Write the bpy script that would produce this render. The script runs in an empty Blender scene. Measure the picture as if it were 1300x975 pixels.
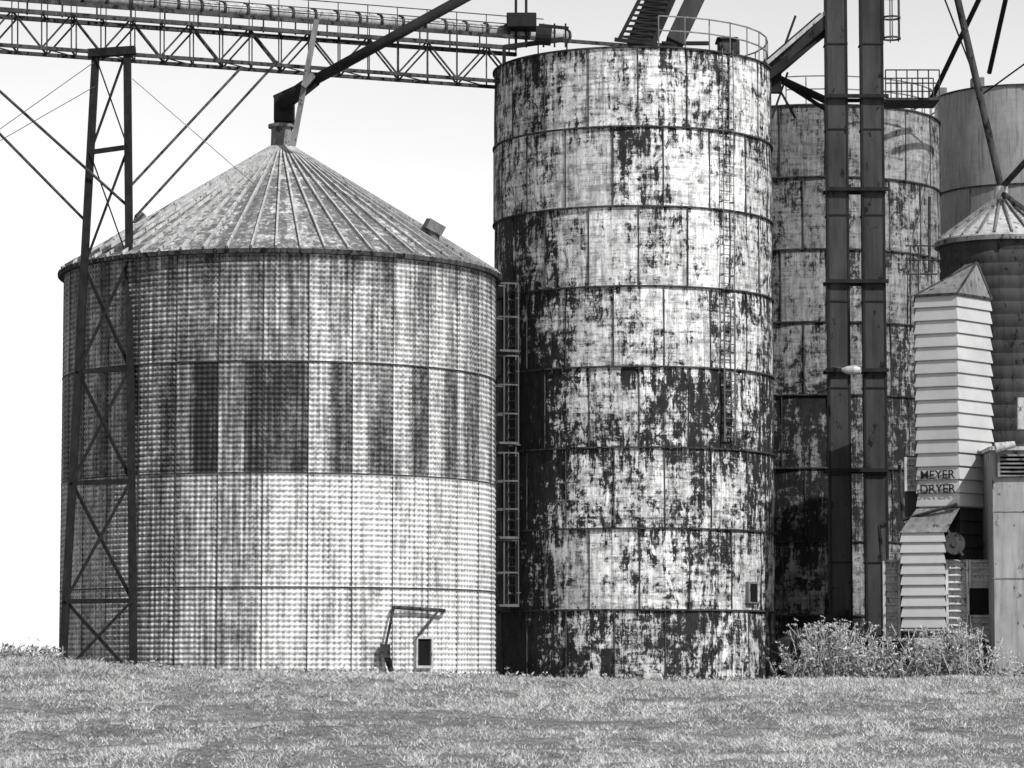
import bpy, math, random
import numpy as np
from mathutils import Vector, Matrix
random.seed(7); rng=np.random.default_rng(7)
S=bpy.context.scene
F=4000.0; TP=362.5/F; P=math.atan(TP); CZ=1.6
def W(px,py,Y):
    x=(px-650)/F; u=(487.5-py)/F
    d=Vector((x, math.cos(P)-u*math.sin(P), math.sin(P)+u*math.cos(P)))
    k=Y/d.y
    return Vector((d.x*k, Y, CZ+d.z*k))
# ---------------- camera
cam=bpy.data.cameras.new("camera"); co=bpy.data.objects.new("camera",cam); S.collection.objects.link(co)
cam.sensor_width=36; cam.lens=36*F/1300; cam.clip_end=9000; cam.clip_start=0.5
co.location=(0,0,CZ); co.rotation_euler=(math.radians(90)+P,0,0); S.camera=co
S.view_settings.view_transform='Standard'
try: S.view_settings.look='None'
except: pass
S.view_settings.exposure=0
# ---------------- light
EL=math.radians(44); AZ=math.radians(42)
sd=Vector((math.sin(AZ)*math.cos(EL),-math.cos(AZ)*math.cos(EL),math.sin(EL)))
sl=bpy.data.lights.new("sun",'SUN'); sl.energy=5.0; sl.angle=math.radians(0.5); sl.color=(1,1,0.99)
so=bpy.data.objects.new("sun",sl); S.collection.objects.link(so); so.rotation_euler=sd.to_track_quat('Z','Y').to_euler()
w=bpy.data.worlds.new("World"); S.world=w; w.use_nodes=True
nt=w.node_tree; bg=nt.nodes['Background']
sky=nt.nodes.new('ShaderNodeTexSky'); sky.sky_type='NISHITA'; sky.sun_disc=False
sky.sun_elevation=EL; sky.sun_rotation=math.radians(180)-AZ; sky.dust_density=0.8; sky.ozone_density=0.6
bw=nt.nodes.new('ShaderNodeRGBToBW'); nt.links.new(sky.outputs[0],bw.inputs[0])
# bright summer haze toward the horizon, added to the sky
tc=nt.nodes.new('ShaderNodeTexCoord'); sx=nt.nodes.new('ShaderNodeSeparateXYZ'); nt.links.new(tc.outputs['Generated'],sx.inputs[0])
mr=nt.nodes.new('ShaderNodeMapRange'); nt.links.new(sx.outputs[2],mr.inputs[0])
for i,k in enumerate((0.0,0.38,5.2,0.0)): mr.inputs[i+1].default_value=k
cn=nt.nodes.new('ShaderNodeTexNoise'); cn.inputs['Scale'].default_value=3; cn.inputs['Detail'].default_value=5
cm=nt.nodes.new('ShaderNodeMapping'); cm.inputs['Scale'].default_value=(1,1,5); nt.links.new(tc.outputs['Generated'],cm.inputs[0]); nt.links.new(cm.outputs[0],cn.inputs['Vector'])
c2=nt.nodes.new('ShaderNodeMapRange'); nt.links.new(cn.outputs[0],c2.inputs[0])
for i,k in enumerate((0.3,0.7,0.9,1.1)): c2.inputs[i+1].default_value=k
ml=nt.nodes.new('ShaderNodeMath'); ml.operation='MULTIPLY'; nt.links.new(mr.outputs[0],ml.inputs[0]); nt.links.new(c2.outputs[0],ml.inputs[1])
ad=nt.nodes.new('ShaderNodeMath'); ad.operation='ADD'; nt.links.new(ml.outputs[0],ad.inputs[0]); nt.links.new(bw.outputs[0],ad.inputs[1])
nt.links.new(ad.outputs[0],bg.inputs[0])
bg.inputs[1].default_value=0.132
# ---------------- material helpers
class NB:
    def __init__(s,name):
        s.m=bpy.data.materials.new(name); s.m.use_nodes=True; s.t=s.m.node_tree
        s.b=s.t.nodes['Principled BSDF']; s.tc=s.t.nodes.new('ShaderNodeTexCoord'); s.b.inputs['Specular IOR Level'].default_value=.15
    def set(s,inp,v):
        if isinstance(v,bpy.types.NodeSocket): s.t.links.new(v,inp)
        else: inp.default_value=v
    def mp(s,sc,loc=(0,0,0)):
        n=s.t.nodes.new('ShaderNodeMapping'); n.inputs['Scale'].default_value=sc; n.inputs['Location'].default_value=loc
        s.t.links.new(s.tc.outputs['Object'],n.inputs[0]); return n.outputs[0]
    def noise(s,sc,scale=1.0,detail=6,rough=.6,loc=(0,0,0),dist=0):
        n=s.t.nodes.new('ShaderNodeTexNoise'); n.inputs['Scale'].default_value=scale
        n.inputs['Detail'].default_value=detail; n.inputs['Roughness'].default_value=rough; n.inputs['Distortion'].default_value=dist
        s.t.links.new(s.mp(sc,loc),n.inputs['Vector']); return n.outputs[0]
    def math(s,op,a,b=0.0,c=None,clamp=False):
        n=s.t.nodes.new('ShaderNodeMath'); n.operation=op; n.use_clamp=clamp
        s.set(n.inputs[0],a); s.set(n.inputs[1],b)
        if c is not None: s.set(n.inputs[2],c)
        return n.outputs[0]
    def rng(s,v,a,b,c=0.0,d=1.0):
        n=s.t.nodes.new('ShaderNodeMapRange'); s.set(n.inputs[0],v)
        for i,k in enumerate((a,b,c,d)): s.set(n.inputs[i+1],k)
        n.clamp=True; return n.outputs[0]
    def mix(s,f,a,b):
        n=s.t.nodes.new('ShaderNodeMix'); n.data_type='FLOAT'
        s.set(n.inputs[0],f); s.set(n.inputs[2],a); s.set(n.inputs[3],b); return n.outputs[0]
    def attr(s,name):
        n=s.t.nodes.new('ShaderNodeAttribute'); n.attribute_name=name; return n.outputs['Fac']
    def z(s):
        n=s.t.nodes.new('ShaderNodeSeparateXYZ'); s.t.links.new(s.tc.outputs['Object'],n.inputs[0]); return n.outputs[2]
    def col(s,v):
        c=s.t.nodes.new('ShaderNodeCombineColor'); 
        for i in range(3): s.set(c.inputs[i],v)
        s.t.links.new(c.outputs[0],s.b.inputs['Base Color'])
    def bump(s,h,st=.5,dist=.02):
        n=s.t.nodes.new('ShaderNodeBump'); n.inputs['Strength'].default_value=st; n.inputs['Distance'].default_value=dist
        s.set(n.inputs['Height'],h); s.t.links.new(n.outputs[0],s.b.inputs['Normal'])
    def fin(s,rough=.7,metal=0.0):
        s.set(s.b.inputs['Roughness'],rough); s.b.inputs['Metallic'].default_value=metal; return s.m
def simple(name,lo,hi,rough=.7,metal=0.,scale=2.,zs=.5,rust=0.0):
    m=NB(name); n=m.noise((1,1,zs),scale,8,.65); v=m.rng(n,.3,.7,lo,hi)
    if rust>0:
        n2=m.noise((1,1,.6),scale*2.3,9,.7,(5,3,1)); v=m.mix(m.rng(n2,.62-rust,.66-rust),v,lo*.35)
        n3=m.noise((6,6,.4),scale*.6,7,.7,(2,6,1)); v=m.math('MULTIPLY',v,m.rng(n3,.45,.68,1,.6))
    m.col(v); m.bump(n,.25,.02); return m.fin(rough,metal)
M_dark=simple("dark_steel",.008,.025,.8)
M_tower=simple("tower_steel",.006,.02,.9,0,6)
M_dark2=simple("weathered_steel",.02,.08,.8,rust=.08)
M_leg=simple("leg_steel",.025,.06,.8,0,1.2,.3,rust=.03)
M_galv=simple("galvanised",.28,.55,.6,0.,3.,.5,rust=.05)
M_gray=simple("gray_steel",.11,.24,.7,0,2,.5,rust=.05)
M_white=simple("enamelled_sheet",.36,.48,.45,.15,.7,1.0)
M_black=simple("opening",.004,.01,.9)
M_conc=simple("concrete",.22,.36,.9,0,1.2,.6,rust=.02)

def peel_mat(name,zt,h,paint=(.42,.90),rust=(.005,.035),soft=.014,base=.5,sc=1.0,midwash=1.0):
    m=NB(name)
    n1=m.noise((1,1,.7),2.4*sc,15,.81,(3,1,7),.4); n2=m.noise((6,6,.5),1*sc,9,.75); n3=m.noise((1,1,.8),.5,3,.5,(9,2,4))
    n4=m.noise((.7,.7,7),1.1*sc,8,.75,(1,4,2)); n5=m.noise((1,1,.8),9.*sc,6,.75,(2,2,2))
    v=m.math('MULTIPLY',n1,.46)
    for n,k in ((n2,.22),(n3,.10),(n4,.10),(n5,.12)): v=m.math('MULTIPLY_ADD',n,k,v)
    v=m.math('MULTIPLY_ADD',m.math('SUBTRACT',v,.5),1.8,.5)
    v=m.math('ADD',v,m.attr('peel'))
    fr=m.math('FRACT',m.math('DIVIDE',m.math('SUBTRACT',zt,m.z()),h))
    st=m.math('MULTIPLY',m.rng(fr,0,.35,1,0),m.rng(n2,.42,.62,0,.08)); v=m.math('ADD',v,st)
    v=m.math('ADD',v,m.math('MULTIPLY',m.rng(fr,.9,1,0,1),.015))
    mask=m.rng(v,base-soft,base+soft)
    edge=m.rng(v,base-.08,base-soft)
    n6=m.noise((3,3,.6),1.9,10,.75,(7,7,7)); n7=m.noise((9,9,.3),1,6,.7,(3,9,7))
    p=m.rng(n6,.38,.62,paint[1],paint[0]); 
    p=m.math('MULTIPLY',p,m.rng(n7,.52,.68,1,.5))
    p=m.math('MULTIPLY',p,m.rng(m.attr('tone'),0,1,.76,1.1))
    p=m.math('MULTIPLY',p,m.mix(edge,1.0,.64))
    # second coat: thin grey primer showing through in brushed patches
    n8=m.noise((2,2,1.6),1.5*sc,13,.8,(11,3,5)); n9=m.math('MULTIPLY_ADD',n4,.45,m.math('MULTIPLY',n8,.55))
    p=m.math('MULTIPLY',p,m.rng(n9,.495,.535,1,1-.45*midwash))
    r=m.rng(m.noise((3,3,1),2.,9,.75,(4,8,1)),.35,.7,rust[0],rust[1])
    m.col(m.mix(mask,p,r))
    hh=m.math('MULTIPLY_ADD',mask,-.4,m.math('MULTIPLY',n1,.6)); m.bump(hh,.6,.03)
    return m.fin(.75)
# ---------------- mesh helpers
def link(o,parent=None):
    S.collection.objects.link(o)
    if parent: o.parent=parent
    return o
def empty(name): 
    e=bpy.data.objects.new(name,None); S.collection.objects.link(e); e.empty_display_size=.3; return e
class MB:
    def __init__(s): s.v=[]; s.f=[]
    def add(s,vs,fs):
        o=len(s.v); s.v+= [tuple(v) for v in vs]; s.f+=[tuple(i+o for i in f) for f in fs]; return s
    def box(s,x0,x1,y0,y1,z0,z1):
        return s.add([(x0,y0,z0),(x1,y0,z0),(x1,y1,z0),(x0,y1,z0),(x0,y0,z1),(x1,y0,z1),(x1,y1,z1),(x0,y1,z1)],
          [(0,3,2,1),(4,5,6,7),(0,1,5,4),(1,2,6,5),(2,3,7,6),(3,0,4,7)])
    def beam(s,p,q,w,h=None,up=Vector((0,0,1))):
        h=h or w; p=Vector(p); q=Vector(q); d=(q-p)
        if d.length<1e-6: return s
        d.normalize()
        if abs(d.dot(up))>.95: up=Vector((0,1,0))
        a=d.cross(up).normalized(); b=a.cross(d).normalized(); vs=[]
        for e in (p,q):
            for i,j in ((-1,-1),(1,-1),(1,1),(-1,1)): vs.append(e+a*(i*w/2)+b*(j*h/2))
        return s.add(vs,[(0,1,2,3),(7,6,5,4),(0,4,5,1),(1,5,6,2),(2,6,7,3),(3,7,4,0)])
    def angle(s,p,q,w,t=.03):
        p=Vector(p);q=Vector(q)
        s.beam(p,q,w,t,Vector((0,1,0))); s.beam(p+Vector((w/2-t/2,w/2,0)),q+Vector((w/2-t/2,w/2,0)),t,w,Vector((0,1,0)))
    def cyl(s,p,q,r1,r2=None,n=16):
        r2=r1 if r2 is None else r2; p=Vector(p); q=Vector(q); d=(q-p).normalized()
        up=Vector((0,0,1)) if abs(d.z)<.95 else Vector((0,1,0)); a=d.cross(up).normalized(); b=a.cross(d)
        vs=[]
        for e,r in ((p,r1),(q,r2)):
            for i in range(n):
                t=2*math.pi*i/n; vs.append(e+a*math.cos(t)*r+b*math.sin(t)*r)
        fs=[(i,(i+1)%n,(i+1)%n+n,i+n) for i in range(n)]+[tuple(range(n-1,-1,-1)),tuple(range(n,2*n))]
        return s.add(vs,fs)
    def ring(s,cx,cy,z0,z1,r0,r1,n=128,t0=0,t1=2*math.pi):
        full=abs(t1-t0-2*math.pi)<1e-6; m=n if full else n+1; vs=[];fs=[]
        for i in range(m):
            t=t0+(t1-t0)*i/n; c,sn=math.cos(t),math.sin(t)
            for r,z in ((r0,z0),(r1,z0),(r1,z1),(r0,z1)): vs.append((cx+r*sn,cy-r*c,z))
        for i in range(n):
            a=i*4; b=((i+1)%m)*4
            for k in range(4): fs.append((a+k,b+k,b+(k+1)%4,a+(k+1)%4))
        return s.add(vs,fs)
    def obj(s,name,mat,parent=None,smooth=False,bevel=0):
        me=bpy.data.meshes.new(name); me.from_pydata(s.v,[],s.f); me.materials.append(mat)
        o=bpy.data.objects.new(name,me); link(o,parent)
        if smooth: me.polygons.foreach_set('use_smooth',[True]*len(me.polygons))
        if bevel:
            b=o.modifiers.new('b','BEVEL'); b.width=bevel; b.segments=1
        return o
def wall(name,cx,cy,R,zs,rs,ncol,attrs,mat,parent,smooth=True,dr=None):
    t=np.arange(ncol)*2*np.pi/ncol; nz=len(zs)
    T,Z=np.meshgrid(t,zs); Rr=np.array(rs)[:,None]+np.zeros_like(T)
    if dr is not None: Rr=Rr+dr(T,Z)
    V=np.stack([cx+Rr*np.sin(T),cy-Rr*np.cos(T),Z],-1).reshape(-1,3)
    i=np.arange(ncol); j=np.arange(nz-1); I,J=np.meshgrid(i,j); I2=(I+1)%ncol
    Fa=np.stack([J*ncol+I,J*ncol+I2,(J+1)*ncol+I2,(J+1)*ncol+I],-1).reshape(-1,4)
    me=bpy.data.meshes.new(name); me.from_pydata(V.tolist(),[],Fa.tolist()); me.materials.append(mat)
    tc=(I+.5)*2*np.pi/ncol; tc=np.where(tc>np.pi,tc-2*np.pi,tc); zc=(np.array(zs)[J]+np.array(zs)[J+1])/2
    for k,fn in attrs.items():
        a=me.attributes.new(k,'FLOAT','FACE'); a.data.foreach_set('value',fn(tc,zc).reshape(-1).astype(np.float32))
    me.polygons.foreach_set('use_smooth',[smooth]*len(me.polygons))
    o=bpy.data.objects.new(name,me); link(o,parent); return o
def pol(cx,cy,r,t,z): return Vector((cx+r*math.sin(t),cy-r*math.cos(t),z))
def sstep(x,a,b):
    t=np.clip((x-a)/(b-a),0,1); return t*t*(3-2*t)

# ---------------- terrain
def gh(x,y):
    x=np.asarray(x,float); y=np.asarray(y,float)
    xs=np.clip(x,-40,40)
    cr=np.interp(xs,[-40,-15,-11,-7,-2,4,9,18,40],[2.1,1.90,1.66,1.47,1.33,1.2,1.22,1.32,1.35])
    s=sstep(y,22,88); f=1-sstep(y,140,260)
    b=.05*np.sin(x*.5+y*.17)+.04*np.sin(x*1.3-y*.4+1)+.03*np.sin(x*.23+y*.9)
    return s*f*cr+b*sstep(y,5,30)*f*np.where(y>86,.4,1)-(1-f)*.3
xs=np.unique(np.concatenate([np.linspace(-3000,-60,25),np.linspace(-60,60,241),np.linspace(60,3000,25)]))
ys=np.unique(np.concatenate([np.linspace(-200,30,24),np.linspace(30,110,201),np.linspace(110,270,50),np.linspace(270,5000,30)]))
X,Y=np.meshgrid(xs,ys); Zg=gh(X,Y)
inn=(np.abs(X)<50)&(Y>30)&(Y<110); Zg=Zg+np.where(inn,rng.normal(0,.018,X.shape),0)
n=len(xs); I,J=np.meshgrid(np.arange(n-1),np.arange(len(ys)-1))
Fg=np.stack([J*n+I,J*n+I+1,(J+1)*n+I+1,(J+1)*n+I],-1).reshape(-1,4)
me=bpy.data.meshes.new("ground"); me.from_pydata(np.stack([X,Y,Zg],-1).reshape(-1,3).tolist(),[],Fg.tolist())
me.polygons.foreach_set('use_smooth',[True]*len(me.polygons))
g=NB("turf"); a=g.noise((1,1,1),3.,10,.75); b=g.noise((1,1,1),.35,4,.6,(4,4,0)); c=g.noise((1,.6,1),14,4,.7)
v=g.rng(g.math('MULTIPLY_ADD',a,.5,g.math('MULTIPLY',c,.5)),.38,.62,.06,.32); v=g.math('MULTIPLY',v,g.rng(b,.35,.65,.65,1.1)); g.col(v); g.bump(c,.9,.08)
me.materials.append(g.fin(.95)); link(bpy.data.objects.new("ground",me))
def blades(N,xr,yr,hm,wm,name):
    y=yr[0]+(yr[1]-yr[0])*rng.random(N)**1.1; x=(rng.random(N)*2-1)*(xr*y/100+1)
    lat=rng.random((700,700)); 
    def vn(s,sy):
        u=(x+60)*s; v=(y)*sy; i=u.astype(int)%699; j=v.astype(int)%699; fu=u-np.floor(u); fv=v-np.floor(v); fu=fu*fu*(3-2*fu); fv=fv*fv*(3-2*fv)
        return (lat[i,j]*(1-fu)+lat[i+1,j]*fu)*(1-fv)+(lat[i,j+1]*(1-fu)+lat[i+1,j+1]*fu)*fv
    cl=(1.2*vn(1.6,.6)+1.3*vn(4.5,1.6)+.8*vn(.35,.14)-1.65)*1.1
    keep=rng.random(N)<np.clip(.75+.35*cl,.3,1)
    x,y,cl=x[keep],y[keep],cl[keep]; N=len(x)
    sc=np.clip(y/70,.7,1.2)
    h=hm*sc*(.45+.9*rng.random(N))*(1+.55*np.clip(cl,-1,1)); wd=wm*sc*(.6+.8*rng.random(N))
    z=gh(x,y)-.02; an=rng.random(N)*np.pi; dx=np.cos(an)*wd/2; dy=np.sin(an)*wd/2
    lx=rng.normal(0,.9,N)*h; ly=rng.normal(0,.9,N)*h
    V=np.stack([np.stack([x-dx,y-dy,z],-1),np.stack([x+dx,y+dy,z],-1),np.stack([x+lx,y+ly,z+h],-1)],1).reshape(-1,3)
    me=bpy.data.meshes.new(name); me.vertices.add(3*N); me.vertices.foreach_set('co',V.reshape(-1).astype(np.float32))
    me.loops.add(3*N); me.loops.foreach_set('vertex_index',np.arange(3*N,dtype=np.int32))
    me.polygons.add(N); me.polygons.foreach_set('loop_start',np.arange(N,dtype=np.int32)*3); me.polygons.foreach_set('loop_total',np.full(N,3,dtype=np.int32))
    me.update(calc_edges=True)
    a=me.attributes.new('tone','FLOAT','FACE'); a.data.foreach_set('value',(np.clip(.54+.34*cl+rng.normal(0,.28,N),0,1)).astype(np.float32))
    return me
gm=NB("grass_blade"); t=gm.attr('tone'); gm.col(gm.rng(t,0,1,.07,.74)); gm.fin(.8)
tr=gm.t.nodes.new('ShaderNodeBsdfTranslucent'); tr.inputs[0].default_value=(.35,.35,.35,1); mx=gm.t.nodes.new('ShaderNodeMixShader'); mx.inputs[0].default_value=.25
gm.t.links.new(gm.b.outputs[0],mx.inputs[1]); gm.t.links.new(tr.outputs[0],mx.inputs[2]); gm.t.links.new(mx.outputs[0],gm.t.nodes['Material Output'].inputs[0])
me=blades(520000,20,(33,96),.085,.032,"grass"); me.materials.append(gm.m); link(bpy.data.objects.new("grass",me))

# ---------------- corrugated bin
BX=W(355,590,100).x; BY=100.; BR=6.86
bin_=empty("corrugated_grain_bin")
zb=[0.9]+[W(355,q,93.15).z for q in (745,600,458,318)]; ZE=zb[-1]
per=.16; nz=int((ZE-.9)/per*6); zs=np.linspace(.9,ZE,nz); rs=BR+.017*np.sin(zs*2*np.pi/per)
dk2={-8:.3,-7:.3,-6:.2,-5:.55,-4:.65,-3:.62,-2:.35,-1:.62,0:-.2,1:.45,2:.35,3:.45,4:.5,5:.35,6:.8}
pr=rng.random((6,40))
def tone(T,Z):
    u=T/(2*np.pi/32); k=np.floor(u).astype(int); fr=u-k; ring=np.searchsorted(zb,Z)-1
    th=np.vectorize(lambda q:dk2.get(int(q),.5))(k)
    am=np.vectorize(lambda q:{0:.72,-1:.66,-2:.66,-6:.45,-5:.4,-3:.45,1:.62,2:.52,3:.58,4:.55,5:.5}.get(int(q),.45))(k)
    d=sstep(fr,th-.15,th+.2)*am
    out=np.zeros_like(T)
    out=np.where(ring==2,.16+d,out)
    out=np.where(ring==3,.22+.26*sstep(fr,th-.1,th+.5)*(pr[1][k%40]>.35)+.10*(pr[4][k%40]-.5)+.14*(Z>ZE-.9),out)
    out=np.where(ring==1,.05+.16*(pr[2][k%40]-.3)+.12*sstep(fr,.7,1)*(pr[2][k%40]>.6),out); out=np.where(ring==0,.05+.16*(pr[3][k%40]-.4),out)
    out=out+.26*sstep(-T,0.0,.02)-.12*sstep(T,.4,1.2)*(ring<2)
    return out
m=NB("corrugated_sheet"); tn=m.attr('tone')
n1=m.noise((1,1,.4),1.7,13,.8); n2=m.noise((8,8,.22),1.,8,.72,(3,3,3)); n3=m.noise((1,1,1),5,7,.75,(1,5,2))
vv=m.math('ADD',tn,m.math('MULTIPLY_ADD',m.math('SUBTRACT',n1,.5),1.8,m.math('MULTIPLY',m.math('SUBTRACT',n2,.5),2.4)))
vv=m.math('ADD',vv,m.math('MULTIPLY',m.math('SUBTRACT',n3,.5),1.1))
base=m.rng(vv,-.15,.5,.74,.20); base=m.mix(m.rng(vv,.50,.95),base,.035)
sp=m.t.nodes.new('ShaderNodeSeparateXYZ'); m.t.links.new(m.mp((1,1,1),(-BX,-BY,0)),sp.inputs[0])
ang=m.math('ARCTAN2',sp.outputs[0],m.math('MULTIPLY',sp.outputs[1],-1))
sn=m.math('SINE',m.math('MULTIPLY',ang,256)); zz=m.math('SINE',m.math('MULTIPLY',sp.outputs[2],2*math.pi/per))
dimple_tone=m.rng(m.math('ADD',m.math('MULTIPLY_ADD',sn,.6,zz),m.math('MULTIPLY',m.math('SUBTRACT',n3,.5),-3.)),.3,-1.5,1.,.40)  # darkens the hollows of the dimple grid, broken up by noise
m.col(m.math('MULTIPLY',base,dimple_tone)); m.bump(m.math('MULTIPLY_ADD',sn,.5,m.math('MULTIPLY',n3,.8)),.6,.03)
M_corr=m.fin(.6,.05)
wall("corrugated_wall",BX,BY,BR,zs,rs,384,{'tone':tone},M_corr,bin_)
b=MB()
for z in zb[1:-1]: b.ring(BX,BY,z-.02,z+.02,BR-.05,BR+.025,160)
for r in range(4):
    for k in range(32):
        t=k*2*math.pi/32; z0,z1=zb[r]+.04,zb[r+1]-.04
        b.beam(pol(BX,BY,BR+.010,t,z0),pol(BX,BY,BR+.010,t,z1),.026,.024)
b.obj("sheet_seams",M_dark2,bin_)
APX=W(362,190,100); ZA=APX.z; ZE2=ZE+.06; RO=BR+.14
ra=rng.random(200)
rm=peel_mat("roof_panels",ZE,50,(.34,.66),(.07,.17),.03,.5,1.3,.6)
rt=np.linspace(0,1,24)
wall("conical_roof",BX,BY,BR,list(ZE2+(ZA-ZE2)*rt),list(RO+(.40-RO)*rt),180,
  {'peel':lambda T,Z:(ra[(np.floor(T/(2*np.pi/60)).astype(int))%60]-.5)*.07-.01,'tone':lambda T,Z:ra[(np.floor(T/(2*np.pi/60)).astype(int))%60+70]},rm,bin_,False)
b=MB()
for k in range(60):
    t=(k+.5)*2*math.pi/60; b.beam(pol(BX,BY,RO,t,ZE2+.03),pol(BX,BY,.40,t,ZA+.03),.06,.13)
b.obj("roof_ribs",M_galv,bin_)
b=MB(); b.ring(BX,BY,ZE-.08,ZE+.05,BR-.02,RO+.03,180)
for k in range(120):
    t=k*2*math.pi/120; b.beam(pol(BX,BY,RO+.04,t,ZE-.06),pol(BX,BY,RO+.04,t,ZE+.07),.05,.03)
b.obj("eave_ring",M_dark2,bin_)
b=MB(); N0=Vector((BX,BY,ZA)); b.cyl(N0+Vector((0,0,-.15)),N0+Vector((0,0,.75)),.36,.34,24); b.cyl(N0+Vector((0,0,.7)),N0+Vector((0,0,.8)),.44,.44,24); b.cyl(N0+Vector((0,0,-.1)),N0+Vector((0,0,.05)),.55,.45,24)
b.obj("roof_collar",M_gray,bin_)
def roofpt(px,py,off=0):
    for i in range(800):
        Y_=92+i*.02; p=W(px,py,Y_); r=math.hypot(p.x-BX,p.y-BY); zr=ZE2+(ZA-ZE2)*(RO-r)/(RO-.4)
        if r<RO and p.z<=zr: return p
    return W(px,py,98)
v=roofpt(550,303); b=MB(); b.cyl(v-Vector((0,0,.2)),v+Vector((0,0,.25)),.2,.2,14)
b2=MB(); b2.box(-.28,.28,-.28,.28,-.16,.16); R_=Matrix.Rotation(math.radians(28),4,'Y')@Matrix.Rotation(.3,4,'Z')
b.add([R_@Vector(q)+v+Vector((.02,0,.36)) for q in b2.v],b2.f); b.obj("roof_vent_hood",M_gray,bin_)
v=W(178,285,99.5); b=MB(); b.cyl(v+Vector((0,0,-.7)),v+Vector((0,0,.1)),.13,.13,12); b.cyl(v+Vector((0,0,.05)),v+Vector((0,0,.3)),.24,.18,16); b.cyl(v+Vector((0,0,.3)),v+Vector((0,0,.42)),.18,.05,16); b.obj("roof_vent",M_gray,bin_)
def bw_pt(px,py,off=0.0):
    for i in range(1500):
        Y_=92.5+i*.005; p=W(px,py,Y_)
        if math.hypot(p.x-BX,p.y-BY)<=BR+off: return p
    return W(px,py,100)
c=bw_pt(536,828); th=math.atan2(c.x-BX,-(c.y-BY))
T_=Vector((math.cos(th),math.sin(th),0)); Nn=Vector((math.sin(th),-math.cos(th),0))
def obox(mb,c,hx,hz,d0,d1,T_=T_,Nn=Nn):
    U=Vector((0,0,1)); vs=[]
    for d in (d0,d1):
        for i,j in ((-1,-1),(1,-1),(1,1),(-1,1)): vs.append(c+T_*i*hx+U*j*hz+Nn*d)
    mb.add(vs,[(3,2,1,0),(4,5,6,7),(0,1,5,4),(1,2,6,5),(2,3,7,6),(3,0,4,7)])
b=MB(); 
for s_ in (-1,1): obox(b,c+T_*s_*.31,.04,.48,-.05,.12)
for s_ in (-1,1): obox(b,c+Vector((0,0,s_*.44)),.268,.04,-.05,.118)
b.obj("hatch_frame",M_galv,bin_); b=MB(); obox(b,c,.27,.40,.0,.05); b.obj("hatch_opening",M_black,bin_)
b=MB(); q=[bw_pt(*a_,.25) for a_ in ((500,771),(564,775),(556,776),(531,806),(500,771),(489,822),(494,823),(497,852))]
b.cyl(q[0],q[1],.055); b.cyl(q[2],q[3],.035); b.cyl(q[4],q[5],.04); b.cyl(q[5]-Vector((0,0,.1)),q[7],.11,.08); b.beam(q[5]+Vector((0,0,.1)),q[5]-Vector((0,0,.3)),.3,.2)
b.cyl(q[1],bw_pt(564,775,-.05),.05); b.cyl(q[0],bw_pt(500,771,-.05),.05); b.obj("hatch_lever",M_dark2,bin_)

# ---------------- steel silos
def silo(name,cx,cy,R,ztop,zbot,nring,biases,nplates,seed,matname,left_dark=.09,paint=(.42,.90),rust=(.005,.035),wash=1.0):
    e=empty(name); h=(ztop-zbot)/nring; r_=np.random.default_rng(seed); pl=r_.random((nring+2,nplates+1)); pt=r_.random((nring+2,nplates+1))
    zs=np.linspace(zbot,ztop,nring*16+1); off=.5
    def ik(T,Z):
        ring=np.clip(((ztop-Z)/h).astype(int),0,nring-1); k=np.floor(T/(2*np.pi/nplates)+off*(ring%2)+20).astype(int)%nplates; return ring,k
    def peel(T,Z):
        ring,k=ik(T,Z); b=np.array(biases)[ring]+(pl[ring,k]-.5)*.06
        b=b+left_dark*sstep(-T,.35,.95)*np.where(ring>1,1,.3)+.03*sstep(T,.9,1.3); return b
    def tn(T,Z): ring,k=ik(T,Z); return pt[ring,k]
    def dr(T,Z): return .012*np.sin((ztop-Z)/h*2*np.pi-1.57)+.01*np.sin(T*7+Z)+.008*np.sin(T*19-Z*2.3)
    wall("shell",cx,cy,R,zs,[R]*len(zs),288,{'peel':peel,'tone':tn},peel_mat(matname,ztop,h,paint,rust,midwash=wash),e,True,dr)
    b=MB()
    for i in range(nring+1):
        z=ztop-i*h; b.ring(cx,cy,z-.025,z+.025,R-.06,R+.06,144)
    b.obj("hoop_flanges",M_dark2,e)
    b=MB()
    for i in range(nring):
        z1=ztop-i*h-.05; z0=z1-h+.1
        for k in range(nplates):
            t=(k-off*(i%2))*2*math.pi/nplates; b.beam(pol(cx,cy,R+.01,t,z0),pol(cx,cy,R+.01,t,z1),.04,.05)
    b.obj("plate_seams",M_dark2,e)
    b=MB(); n=72; b.add([pol(cx,cy,R-.02,i*2*math.pi/n,ztop) for i in range(n)]+[(cx,cy,ztop+.45)],[(i,(i+1)%n,n) for i in range(n)])
    b.obj("deck_roof",M_gray,e)
    return e,h
def railing(e,cx,cy,R,z,t0,t1,n=14,h=1.05):
    b=MB()
    for i in range(n+1):
        t=t0+(t1-t0)*i/n; b.beam(pol(cx,cy,R,t,z),pol(cx,cy,R,t,z+h),.04)
        if i<n:
            t2=t0+(t1-t0)*(i+1)/n
            for hh in (h,h*.55): b.beam(pol(cx,cy,R,t,z+hh),pol(cx,cy,R,t2,z+hh),.04)
    b.obj("roof_railing",M_gray,e)
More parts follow.
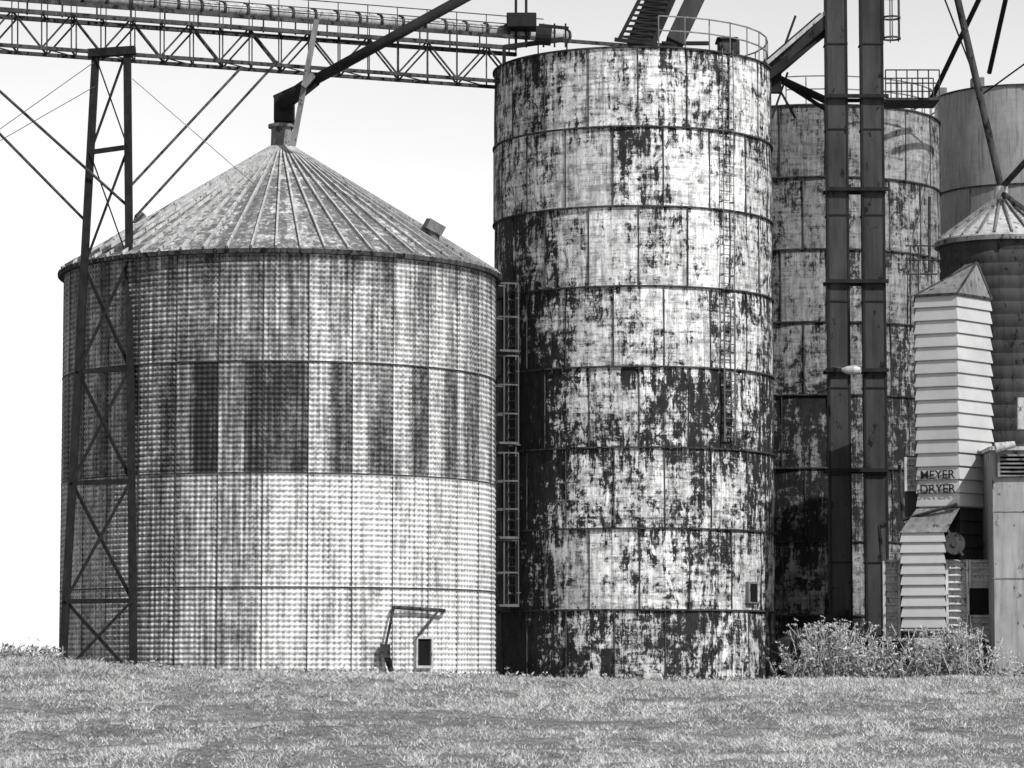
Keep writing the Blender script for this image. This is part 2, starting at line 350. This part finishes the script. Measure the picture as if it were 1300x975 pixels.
def ladder(e,cx,cy,R,t,z0,z1,cage=None,w=.45,mat=None,th=.05):
    T=Vector((math.cos(t),math.sin(t),0)); N=Vector((math.sin(t),-math.cos(t),0)); b=MB(); c=pol(cx,cy,R+.18,t,0)
    for s_ in (-1,1): b.beam(c+T*s_*w/2+Vector((0,0,z0)),c+T*s_*w/2+Vector((0,0,z1)),th,th)
    z=z0+.15
    while z<z1: b.beam(c-T*w/2+Vector((0,0,z)),c+T*w/2+Vector((0,0,z)),th*.6); z+=.3
    z=z0+.5
    while z<z1: b.beam(c+T*w/2+Vector((0,0,z)),c+T*w/2-N*.2+Vector((0,0,z)),.04); b.beam(c-T*w/2+Vector((0,0,z)),c-T*w/2-N*.2+Vector((0,0,z)),.04); z+=2.4
    b.obj("ladder",mat or M_dark2,e)
    if cage:
        b=MB()
        for (a0,a1) in cage:
            pts=[]
            for k in range(9):
                al=math.pi*k/8; pts.append(c+T*(-math.cos(al))*.38+N*(math.sin(al)*.68))
            nh=max(2,int((a1-a0)/.75))
            for i in range(nh+1):
                zz=a0+(a1-a0)*i/nh
                for k in range(8): b.beam(pts[k]+Vector((0,0,zz)),pts[k+1]+Vector((0,0,zz)),.03,.05)
            for k in (0,2,4,6,8): b.beam(pts[k]+Vector((0,0,a0)),pts[k]+Vector((0,0,a1)),.04)
            b.beam(c+Vector((0,0,a0-.03)),c+N*.75+Vector((0,0,a0-.03)),.85,.06)
        b.obj("ladder_cage",mat or M_dark,e)
CX=W(804,460,105).x; CY=105.; CR=4.66
zt=W(804,60,100.4).z; zb_=W(804,878,100.4).z
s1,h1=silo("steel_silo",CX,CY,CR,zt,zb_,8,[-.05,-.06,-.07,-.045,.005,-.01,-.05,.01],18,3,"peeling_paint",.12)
railing(s1,CX,CY,CR-.1,zt,.15,3.3,16)
M_lad=simple("ladder_steel",.06,.13,.8)
tl=math.radians(-57)
zz=lambda q:W(650,q,102).z
ladder(s1,CX,CY,CR,tl,zz(772),zz(358),[(zz(445),zz(360)),(zz(562),zz(452)),(zz(682),zz(575)),(zz(768),zz(686))],mat=M_lad)
tf=math.asin((913-804)/178); ladder(s1,CX,CY,CR,tf,W(913,560,101).z,W(913,372,101).z,th=.055,mat=M_lad)
ladder(s1,CX,CY,CR,tf,W(913,368,101).z,zt+.1,th=.03,mat=M_lad)
tm=math.asin((945-806)/178); T_=Vector((math.cos(tm),math.sin(tm),0)); Nn=Vector((math.sin(tm),-math.cos(tm),0))
b=MB(); c=pol(CX,CY,CR,tm,W(945,752,101.5).z); obox(b,c,.26,.36,-.1,.14,T_,Nn); b.obj("manway_frame",M_gray,s1,bevel=.02); b=MB(); obox(b,c,.19,.29,.1,.15,T_,Nn); b.obj("manway_door",M_black,s1)
b=MB(); c=W(808,860,99.6); b.cyl(c+Vector((0,0,-.4)),c+Vector((0,0,.12)),.14,.14,14); b.cyl(c+Vector((0,0,.1)),c+Vector((0,0,.2)),.2,.2,14); b.obj("drain_stub",M_gray,s1)
b=MB(); c=W(925,62,103.5); b.box(c.x-.35,c.x+.35,103.2,104.0,c.z-.3,c.z+.25); b.box(c.x-.42,c.x+.3,103.1,104.1,c.z+.25,c.z+.33); b.obj("roof_equipment",M_dark2,s1,bevel=.03)
b=MB(); 
for q in ((655,40),(668,38)): c=W(q[0],q[1],104); b.beam(c-Vector((0,0,.6)),c+Vector((0,0,1.6)),.09)
c=W(662,27,104); b.box(c.x-.5,c.x+.5,103.5,104.3,c.z-.3,c.z+.2); b.obj("drive_motor",M_dark,s1,bevel=.03)

RX=W(1034,460,116).x; zt2=W(1034,133,111.4).z
s2,_=silo("steel_silo",RX,116,4.68,zt2,.9,8,[-.08,-.07,-.045,-.01,.01,.02,-.01,.01],18,11,"peeling_paint_b",.02,(.17,.34),(.006,.03),.8)
railing(s2,RX,116,4.6,zt2,-.3,2.2,16)
FX=W(1298,460,125).x; zt3=W(1298,107,121.7).z
s3,_=silo("steel_silo",FX,125,3.3,zt3,.9,6,[-.3]*6,4,21,"dull_paint",.0,(.22,.30),(.03,.1),.2)
b=MB()
for k in range(8):
    t=k*.8; c=pol(FX,125,3.2,t,zt3); b.box(c.x-.25,c.x+.25,c.y-.25,c.y+.25,c.z,c.z+.4)
b.obj("roof_vents",M_gray,s3,bevel=.03)
# ---------------- hopper bin with conical roof
hb=empty("conical_roof_bin"); HX=W(1272,300,103).x; HY=103; HR=2.02; hz=W(1272,300,101).z; ha=W(1266,256,103).z
zs=np.arange(.9,hz,.06); rs=HR+.04*np.abs(np.sin(zs*math.pi/.42))
wall("siding",HX,HY,HR,zs,rs,96,{},simple("dark_siding",.025,.06,.8,.0,1.5,.4,.04),hb,False)
wall("roof",HX,HY,HR,[hz,hz+.12,hz+(ha-hz)*.75,ha],[HR+.15,HR+.12,.75,.3],96,{},M_galv,hb,False)
b=MB()
for k in range(24): t=k*math.pi/12; b.beam(pol(HX,HY,HR+.13,t,hz+.15),pol(HX,HY,.35,t,ha+.02),.06,.07)
b.ring(HX,HY,hz-.1,hz+.05,HR+.06,HR+.2,96); b.obj("roof_ribs",M_gray,hb)
b=MB(); c=Vector((HX,HY,ha)); b.cyl(c-Vector((0,0,.1)),c+Vector((0,0,.5)),.28,.22,18); b.obj("roof_collar",M_galv,hb)
b=MB(); top=c+Vector((0,0,.45)); 
for q in ((1209,-30),(1330,175)): b.cyl(top,W(q[0],q[1],103 if q[0]<1250 else 101),.12 if q[0]<1250 else .1,None,14)
b.cyl(top+Vector((-.1,0,-.1)),W(1330,290,101.5),.12,None,14); b.obj("fill_spouts",M_dark2,hb)

# ---------------- elevator legs
def leg(px0,px1,Y_,name):
    e=empty(name); a=W(px0,460,Y_).x; c=W(px1,460,Y_).x; b=MB()
    z0=1.0; z1=24.5; b.box(a,c,Y_,Y_+.6,z0,z1); b.obj("trunking",M_leg,e,bevel=.015)
    b=MB(); z=z0+1.2
    while z<z1:
        b.box(a-.03,c+.03,Y_-.03,Y_+.63,z,z+.05); z+=2.88 
    b.box(a-.02,a+.05,Y_-.02,Y_,z0,z1); b.box(c-.05,c+.02,Y_-.02,Y_,z0,z1)
    b.obj("flanges",M_dark,e); return e
l1=leg(1052,1079,103.6,"grain_elevator_leg"); l2=leg(1097,1125,103.6,"grain_elevator_leg")
b=MB()
for q in (122,240,357,470,597): 
    z=W(1088,q,103.5).z; a=W(1048,q,103.5).x; c=W(1128,q,103.5).x; b.box(a,c,103.42,103.53,z-.06,z+.06); b.box(a,c,104.25,104.36,z-.06,z+.06)
b.obj("leg_brackets",M_dark,l1)
b=MB(); a=W(1131,0,104).x
for i in range(5):
    z=W(1131,50,104).z+i*.7; b.ring(a,104,z,z+.06,.28,.32,16)
for k in range(6):
    p=pol(a,104,.3,k*math.pi/3,0); b.beam(p+Vector((0,0,W(1131,52,104).z)),p+Vector((0,0,24.5)),.035)
b.obj("ladder_cage",M_dark2,l2)
b=MB(); za=W(1150,128,105).z; xa=W(1122,128,105).x; xb=W(1190,128,105).x
b.box(xa,xb,104.4,106,za-.08,za)
for i in range(6):
    x=xa+(xb-xa)*i/5; 
    for y in (104.45,105.95): b.beam((x,y,za),(x,y,za+.95),.04)
for y in (104.45,105.95):
    for h in (.5,.95): b.beam((xa,y,za+h),(xb,y,za+h),.04)
b.obj("service_platform",M_dark2,l2)
yl=empty("yard_lamp"); p=W(1066,463,103.4); q=W(1080,470,102.6); b=MB(); b.cyl(W(1058,466,103.55),q,.03); b.obj("arm",M_gray,yl)
b=MB(); d=Vector((.45,-.15,-.03)); prof=[(0,.06),(.25,.13),(.7,.17),(1,.1)]
for i in range(3): b.cyl(q-d*.6+d*1.3*prof[i][0],q-d*.6+d*1.3*prof[i+1][0],prof[i][1],prof[i+1][1],16)
b.obj("lamp_head",M_white,yl)

# ---------------- overhead spouts (top right)
hs=empty("overhead_grain_spouts"); b=MB()
b.beam(W(812,60,103.5),W(856,-40,103.5),1.15,.9); b.beam(W(856,55,103),W(900,-40,103),.85,.6)
b.obj("spout_ducts",M_leg,hs,bevel=.02)
b=MB()
for i in range(13):
    f0=i/13; A=W(788+44*f0,46-88*f0,102.9); B=W(828+44*f0,52-88*f0,102.9); b.beam(A,B,.07,.07)
    if i<12: b.beam(A,W(828+44*(i+1)/13,52-88*(i+1)/13,102.9),.04)
b.beam(W(786,50,102.9),W(832,-40,102.9),.12); b.beam(W(828,56,102.9),W(872,-40,102.9),.12)
b.beam(W(840,55,102.7),W(900,55,102.7),.12); b.beam(W(780,50,102.7),W(860,60,102.7),.12)
b.obj("duct_flanges",M_dark,hs)
b=MB(); b.beam(W(978,88,104.5),W(1050,26,104),.75,.55); b.obj("side_trough",M_leg,hs,bevel=.02)
b=MB(); b.beam(W(974,80,103.9),W(1048,16,103.7),.12,.12); b.obj("trough_lid",M_galv,hs)
b=MB(); b.beam(W(970,100,104.1),W(1052,36,103.9),.12,.3); b.beam(W(985,92,104.6),W(985,118,104.6),.35,.35); b.cyl(W(978,95,105),W(1050,128,106),.13); b.cyl(W(968,88,105),W(1050,140,106),.07)
b.beam(W(980,150,104.9),W(1000,92,104.9),.07);b.beam(W(1010,150,104.9),W(982,100,104.9),.07)
b.cyl(W(990,75,104),W(1010,20,104),.04); b.obj("trough_supports",M_dark,hs)
b=MB()
for (p0,p1,r) in (((1252,-20),(1178,135),.09),((1281,-20),(1256,92),.09),((1192,-20),(1243,112),.03),((1330,60),(1240,125),.03)): b.cyl(W(*p0,108),W(*p1,112),r,None,12)
b.obj("diagonal_pipes",M_dark,hs)

# ---------------- conveyor bridge
cb=empty("conveyor_truss_bridge")
YY=lambda px:94+10*px/650
top=lambda px:12+px*.075; bot=lambda px:57+px*.073
b=MB(); st=[-60+i*(715/19) for i in range(20)]
for k,off in enumerate((0,1.1)):
    Tp=[W(p,top(p),YY(p))+Vector((0,off,0)) for p in st]; Bt=[W(p,bot(p),YY(p))+Vector((0,off,0)) for p in st]
    b.beam(Tp[0],Tp[-1],.13,.13); b.beam(Bt[0],Bt[-1],.11,.11)
    for i in range(19):
        b.beam(Tp[i],Bt[i],.04)
        if i%2==0: b.beam(Tp[i],Bt[i+1],.05)
        else: b.beam(Bt[i],Tp[i+1],.05)
    if k==0: T0,B0=Tp,Bt
    else:
        for i in range(20):
            b.beam(T0[i],Tp[i],.05); b.beam(B0[i],Bt[i],.05)
            if i<19 and i%2: b.beam(B0[i],Bt[i+1],.035)
b.obj("box_truss",M_dark2,cb)
ct=lambda px:-17+px*.082
b=MB(); A=W(-60,ct(-60),YY(-60))+Vector((0,.55,0)); B=W(720,ct(720),YY(720))+Vector((0,.55,0))
b.cyl(A,B,.19,None,18)
b.obj("conveyor_tube",M_galv,cb,True)
b=MB()
for i in range(28):
    c=A.lerp(B,i/27); d=(B-A).normalized()*.04; b.cyl(c-d,c+d,.24,None,18)
b.obj("tube_flanges",M_dark2,cb)
b=MB()
for i in range(20):
    p=st[i]; c=A.lerp(B,i/19); b.beam(c-Vector((0,0,.15)),Vector((c.x,c.y,T0[i].z)),.05)
t2=lambda px:-2+px*.075
b.beam(W(-60,t2(-60),YY(-60)),W(800,t2(800),YY(800)),.08,.12)
b.obj("tube_saddles",M_dark2,cb)
b=MB()
for o in (-.05,1.2):
    for hh in (.95,.5):
        b.beam(W(-60,top(-60),YY(-60))+Vector((0,o,hh+.1)),W(690,top(690),YY(690))+Vector((0,o,hh+.1)),.03)
    for i in range(20):
        p=W(st[i],top(st[i]),YY(st[i]))+Vector((0,o,0)); b.beam(p,p+Vector((0,0,1.05)),.03)
b.obj("catwalk_rail",M_dark2,cb)
b=MB()
b.beam(W(640,58,103.4),W(640,108,103.4),.12);b.beam(W(628,104,103.8),W(660,92,103.8),.15);b.beam(W(640,60,103.5),W(715,50,103.5),.15)
for q in (690,704,718): b.beam(W(q,60,103),W(q,30,103),.06)
b.beam(W(684,32,103),W(722,36,103),.1); b.cyl(W(680,45,102.8),W(700,47,102.8),.3,.3,16); b.obj("end_drive",M_dark,cb)

# bin spout
gs=empty("bin_fill_spout"); b=MB()
b.cyl(W(610,-14,98.2),W(388,108,99),.17,None,16); b.cyl(W(400,101,99),W(360,131,99.6),.22,.26,16)
b.obj("spout_pipe",M_dark,gs,True)
b=MB(); c=W(361,142,100); b.box(c.x-.32,c.x+.32,99.7,100.3,c.z-.35,c.z+.45); b.beam(c+Vector((-.3,0,.35)),c+Vector((.45,0,.7)),.5,.3)
b.cyl(Vector((BX,BY,ZA+.75)),Vector((c.x,100,c.z-.3)),.3,.25,16); b.obj("spout_head",M_dark,gs,bevel=.02)
b=MB(); b.beam(W(402,25,98.8),W(372,185,98.9),.17,.12); b.beam(W(398,95,98.7),W(385,110,98.7),.2); b.obj("spout_strut",M_gray,gs)

# ---------------- support tower
tw=empty("support_tower"); b=MB()
LL=lambda f:W(121-43*f,70+790*f,95.6-2.6*f); RR=lambda f:W(161+8*f,62+798*f,95.6-2.6*f)
fy=lambda y:(y-66)/794
b.angle(LL(0),LL(1),.22,.06); b.angle(RR(0),RR(1),.22,.06)
ylev=[66,190,335,470,612,763,858]
for i,y in enumerate(ylev):
    f0=fy(y)
    if i>0 and y not in(335,858): b.beam(LL(f0),RR(f0),.12,.14)
    if i<6:
        f1=fy(ylev[i+1]); o=Vector((0,.08,0))
        if i>=2:
            b.beam(LL(f0)+o,RR(f1)+o,.09); b.beam(LL(f1)-o,RR(f0)-o,.09)
        else: b.beam(LL(f1)+o,RR(f0)+o,.07); b.beam(LL(f0)-o,RR(f1)-o,.035)
b.beam(W(112,68,95.6),W(172,64,95.6),.3,.25)
b.obj("tower_frame",M_tower,tw)
b=MB()
for (p0,p1,y1) in (((307,85),(166,236),98.3),((352,78),(172,275),99),((-20,98),(166,265),94),((-20,150),(108,280),94)): b.cyl(W(*p0,y1),W(*p1,95.2),.045,None,8)
b.obj("stay_rods",M_dark2,tw)
b=MB()
for (p0,p1) in (((118,80),(-20,178)),((120,110),(-20,190)),((168,100),(330,240))): b.cyl(W(*p0,95.3),W(*p1,97),.012,None,6)
b.obj("stay_wires",M_gray,tw)

# ---------------- dryer
dy=empty("grain_dryer")
def louver(mb,plan,z0,z1,pitch,over=.07):
    P_=[Vector((x,y,0)) for x,y in plan]
    def offp(d):
        out=[]
        n=len(P_)
        for i in range(n):
            a,b_,c_=P_[i-1],P_[i],P_[(i+1)%n]
            n1=Vector(((b_-a).y,-(b_-a).x,0)).normalized(); n2=Vector(((c_-b_).y,-(c_-b_).x,0)).normalized()
            m_=(n1+n2).normalized(); out.append(b_+m_*d/max(.3,m_.dot(n1)))
        return out
    z=z1
    while z>z0+.05:
        zz=max(z0,z-pitch); A=offp(0.); B=offp(over); C=offp(-.03); n=len(P_)
        vs=[p+Vector((0,0,z)) for p in A]+[p+Vector((0,0,zz+.06)) for p in B]+[p+Vector((0,0,zz+.035)) for p in B]+[p+Vector((0,0,zz+.04)) for p in C]+[p+Vector((0,0,zz)) for p in C]+[p+Vector((0,0,zz)) for p in A]
        fs=[]
        for k in range(5):
            for i in range(n): j=(i+1)%n; fs.append((k*n+i,(k+1)*n+i,(k+1)*n+j,k*n+j))
        mb.add(vs,fs); z=zz
    return mb
A_=W(1164,500,98.1); B_=W(1216,500,97.5); C_=W(1258,500,98.9); zt4=W(1190,374,97.7).z; zm=W(1190,645,97.7).z
plan=[(A_.x,A_.y),(B_.x,B_.y),(C_.x,C_.y),(C_.x-.9,C_.y+1.4),(A_.x+.2,A_.y+1.7)]
b=MB(); louver(b,plan,zm,zt4,.415,.06); b.obj("louvred_column",M_white,dy)
b=MB(); louver(b,[(B_.x+.06,B_.y+.25),(C_.x-.03,C_.y+.12),(C_.x-.9,C_.y+1.4),(A_.x+.5,A_.y+1.5)],W(1238,712,98).z,zm,.415); b.obj("lower_column",M_leg,dy)  # shade over these lower slats is put into the colour as dark steel
pk=[W(1240,333,98.6)]
ce=Vector(((A_.x+C_.x)/2,A_.y+.9,zt4)); vs=[ce+(Vector((x,y,zt4))-ce)*1.05 for x,y in plan]+[pk[0],Vector((pk[0].x-.3,pk[0].y+.6,pk[0].z))]
b=MB(); b.add(vs,[(0,1,5),(1,2,5),(2,3,6,5),(3,4,6),(4,0,5,6)]); b.obj("cap_roof",M_gray,dy)
b=MB(); b.beam(vs[0],vs[1],.07);b.beam(vs[1],vs[2],.07);b.beam(vs[0],vs[5],.06);b.beam(vs[1],vs[5],.05);b.beam(vs[2],vs[5],.07); b.obj("cap_trim",M_dark2,dy)
D0=W(1145,680,97.5);D1=W(1198,680,97.1); zl=W(1170,676,97.3).z; zl0=W(1170,802,97.3).z
U=[Vector((A_.x-.05,A_.y-.02,zm)),Vector((B_.x+.02,B_.y-.05,zm)),Vector((B_.x+.1,B_.y+1,zm)),Vector((A_.x,A_.y+1,zm))]
L=[Vector((D0.x-.07,97.45,zl)),Vector((D1.x+.07,97.0,zl)),Vector((D1.x+.1,98.2,zl)),Vector((D0.x,98.2,zl))]
b=MB(); b.add(U+L,[(0,4,5,1),(1,5,6,2),(2,6,7,3),(3,7,4,0)]); b.obj("transition_hopper",M_gray,dy)
b=MB(); louver(b,[(D0.x,97.5),(D1.x,97.1),(D1.x+.1,98.2),(D0.x+.1,98.4)],zl0,zl,.33,.06); b.obj("discharge_louvres",M_white,dy)
def lpanel(mb,px0,px1,py0,py1,Y_,n):
    a=W(px0,py1,Y_); c=W(px1,py0,Y_); mb.box(a.x,c.x,Y_+.1,Y_+.14,a.z,c.z)
    for x in (a.x,c.x): mb.box(x-.04,x+.04,Y_-.05,Y_+.09,a.z-.04,c.z+.04)
    for i in range(n+1):
        z=a.z+(c.z-a.z)*i/n; mb.beam((a.x+.045,Y_+.02,z),(c.x-.045,Y_+.02,z),.10,.03,Vector((0,-.6,1)))
b=MB(); lpanel(b,1203,1228,712,812,97.6,11); lpanel(b,1231,1259,712,745,97.6,4); lpanel(b,1231,1259,782,812,97.6,4); lpanel(b,1123,1141,712,812,98,11); lpanel(b,1150,1164,582,622,98.4,6)
b.obj("vent_louvres",M_galv,dy)
b=MB(); a=W(1229,780,97.7); c=W(1259,747,97.7); b.box(a.x+.04,c.x,97.62,98,a.z,c.z); b.obj("vent_opening",M_black,dy)
b=MB(); a=W(1200,830,98); c=W(1262,712,98); b.box(a.x,c.x,97.8,99.4,.9,c.z); a=W(1124,830,98.3); c=W(1162,712,98.3); b.box(a.x,c.x,98.25,99.4,.9,c.z); 
a=W(1150,660,99);c=W(1166,580,99); b.box(a.x,c.x,98.6,99.2,a.z,c.z); b.obj("plenum_housing",M_leg,dy,bevel=.02)
b=MB(); c=W(1211,690,97.2); b.cyl(c,c+Vector((0,.7,0)),.3,.3,24); b.cyl(c-Vector((0,.05,0)),c+Vector((0,.0,0)),.34,.34,24); b.cyl(c-Vector((0,.1,0)),c,.1,.1,12); b.beam(W(1200,668,97.3),W(1222,705,97.4),.08); b.obj("blower_fan",M_dark2,dy)
b=MB(); b.cyl(W(1118,668,97.6),W(1121,712,97.6),.1,.1,12); b.cyl(W(1118,668,97.6),W(1123,664,97.6),.11,.11,12); b.cyl(W(1142,590,98),W(1146,660,98),.05); b.cyl(W(1146,660,98),W(1215,640,97.3),.05)
for q in (1156,1166): b.cyl(W(q,312,99.5),W(q,420,99.5),.025)
for q in (312,330,348): b.cyl(W(1150,q,99.5),W(1190,q,99.5),.025)
b.cyl(W(1180,250,101),W(1180,345,101),.05); b.obj("pipework",M_dark2,dy)
fd=(Vector((B_.x,B_.y,0))-Vector((A_.x,A_.y,0))).normalized(); fn=Vector((fd.y,-fd.x,0))
for i,tx in enumerate(("MEYER","DRYER")):
    cu=bpy.data.curves.new("lettering",'FONT'); cu.body=tx; cu.size=.38; cu.extrude=.008; cu.align_x='CENTER'; cu.offset=.003
    o=bpy.data.objects.new("lettering",cu); link(o,dy); cu.materials.append(M_dark)
    pc=(A_+B_)/2; z=W(1190,608+i*18,97.8).z
    o.matrix_world=Matrix.Translation(Vector((pc.x,pc.y,z))+fn*.10)@Matrix((( fd.x,0,fn.x),(fd.y,0,fn.y),(0,1,0))).to_4x4()
# ---------------- control shed
sh=empty("control_shed"); a=W(1263,860,96.6); c=W(1263,572,96.6); b=MB(); b.box(a.x,a.x+3.2,96.6,99,.9,c.z); b.obj("walls",M_conc,sh,bevel=.02)
b=MB(); b.box(a.x-.08,a.x+3.3,96.45,99.1,c.z+.002,c.z+.12); b.obj("roof",M_galv,sh)
b=MB(); lpanel(b,1268,1330,578,604,96.5,5); b.obj("vent_louvre",M_gray,sh)
b=MB(); q=W(1276,566,96.2); b.cyl(q+Vector((-.3,0,-.06)),q+Vector((.3,0,.05)),.16,.1,14); b.beam(W(1297,505,97),W(1297,545,97),.25,.2); b.obj("hood_lamp",M_galv,sh)
b=MB(); 
for q in (650,735): z=W(1263,q,96.6).z; b.box(a.x-.01,a.x+3.2,96.58,96.597,z,z+.03)
b.obj("panel_joints",M_gray,sh)
ra_=empty("receiving_auger"); b=MB(); b.beam(W(985,826,100.3),W(1075,783,102),.45,.5); b.beam(W(1060,850,102),W(1060,790,102),.5); b.obj("trough",M_dark,ra_,bevel=.02)
b=MB(); b.box(W(1050,0,103).x,W(1130,0,103).x,103.2,104.6,.9,W(1080,806,103).z); b.obj("boot",M_dark,ra_,bevel=.02)
blk=MB(); a=W(1160,850,94.6); c=W(1196,810,94.6); blk.box(a.x,c.x,94.6,95.4,.9,c.z); blk.obj("concrete_block",M_conc,None,bevel=.04)
# ---------------- power lines
b=MB()
for py in (664,688,716):
    pr_=None
    for i in range(25):
        px=-600+i*50; s_=((px+50)/600)**2; p=W(px,py+8-s_*10+px*.03,320)
        if pr_: b.beam(pr_,p,.03)
        pr_=p
b.obj("power_lines",M_gray)
# ---------------- weeds
wm=NB("weed_leaf"); wm.col(wm.rng(wm.attr('tone'),0,1,.05,.62)); wm.fin(.8)
def weeds(name,specs,flow=.55,tm=1.0):
    V=[];Fc=[];Tn=[]
    def leaf(p,d,l,w_,tn):
        d=d.normalized(); s_=d.cross(Vector((random.uniform(-1,1),random.uniform(-1,1),random.uniform(-1,1)))).normalized()*w_
        o=len(V); V.extend([p,p+d*l*.5+s_,p+d*l,p+d*l*.5-s_]); Fc.append((o,o+1,o+2,o+3)); Tn.append(tn)
    for (px,py,Y_,H) in specs:
        x=W(px,860,Y_).x; z=float(gh(x,Y_)); r0=Vector((x,Y_,z-.03)); 
        d=Vector((random.gauss(0,.3),random.gauss(0,.2),1)); tip=r0+d*H; tn=random.uniform(.35,1)
        pts=[r0.lerp(tip,k/6)+Vector((random.gauss(0,.02),random.gauss(0,.02),0)) for k in range(7)]
        for k in range(6):
            s_=Vector((.012,0,0)); o=len(V); V.extend([pts[k]-s_,pts[k]+s_,pts[k+1]+s_,pts[k+1]-s_]); Fc.append((o,o+1,o+2,o+3)); Tn.append(tn*.7)
        for k in range(int(14*H/.8)+6):
            f=random.uniform(.05,.95)**1.2; p=r0.lerp(tip,f)+Vector((random.gauss(0,.05),random.gauss(0,.05),0)); leaf(p,Vector((random.uniform(-1,1),random.uniform(-1,1),random.uniform(-.2,.9))),random.uniform(.08,.22),random.uniform(.015,.04),random.uniform(.03,.85)*tm*(.5+.5*f))
        if random.random()<flow:
            for u in range(random.randint(2,5)):
                cc=tip+Vector((random.gauss(0,.14),random.gauss(0,.14),random.gauss(0,.10))); o=len(V); q=r0.lerp(tip,.75); V.extend([q,q+Vector((.014,0,0)),cc]); Fc.append((o,o+1,o+2)); Tn.append(.5)
                for k in range(9): leaf(cc+Vector((random.gauss(0,.04),random.gauss(0,.04),random.gauss(0,.02))),Vector((random.uniform(-1,1),random.uniform(-1,1),.6)),.05,.018,random.uniform(.5,1))
    me=bpy.data.meshes.new(name); me.from_pydata(V,[],Fc); me.materials.append(wm.m)
    a=me.attributes.new('tone','FLOAT','FACE'); a.data.foreach_set('value',Tn); link(bpy.data.objects.new(name,me))
sp=[]
for i in range(460):
    px=random.choice([random.gauss(1045,18),random.gauss(1080,26),random.gauss(1225,24),random.gauss(1200,28),random.gauss(1150,30),random.uniform(1000,1310)])
    hk=1.3 if 1015<px<1080 else (1.2 if 1170<px<1250 else .9)
    H=max(.2,random.gauss(.9,.35))*hk ; sp.append((px,0,random.uniform(92.8,95.5),min(H,1.75)*(1 if px<1250 else .5)))
weeds("weed_patch",sp,.4)
sp=[(random.uniform(-10,75),0,random.uniform(84,92),random.uniform(.15,.5)) for i in range(110)]
sp+=[(random.uniform(75,1000),0,random.uniform(88,96),random.uniform(.06,.22)) for i in range(420)]
weeds("verge_weeds",sp,.05)
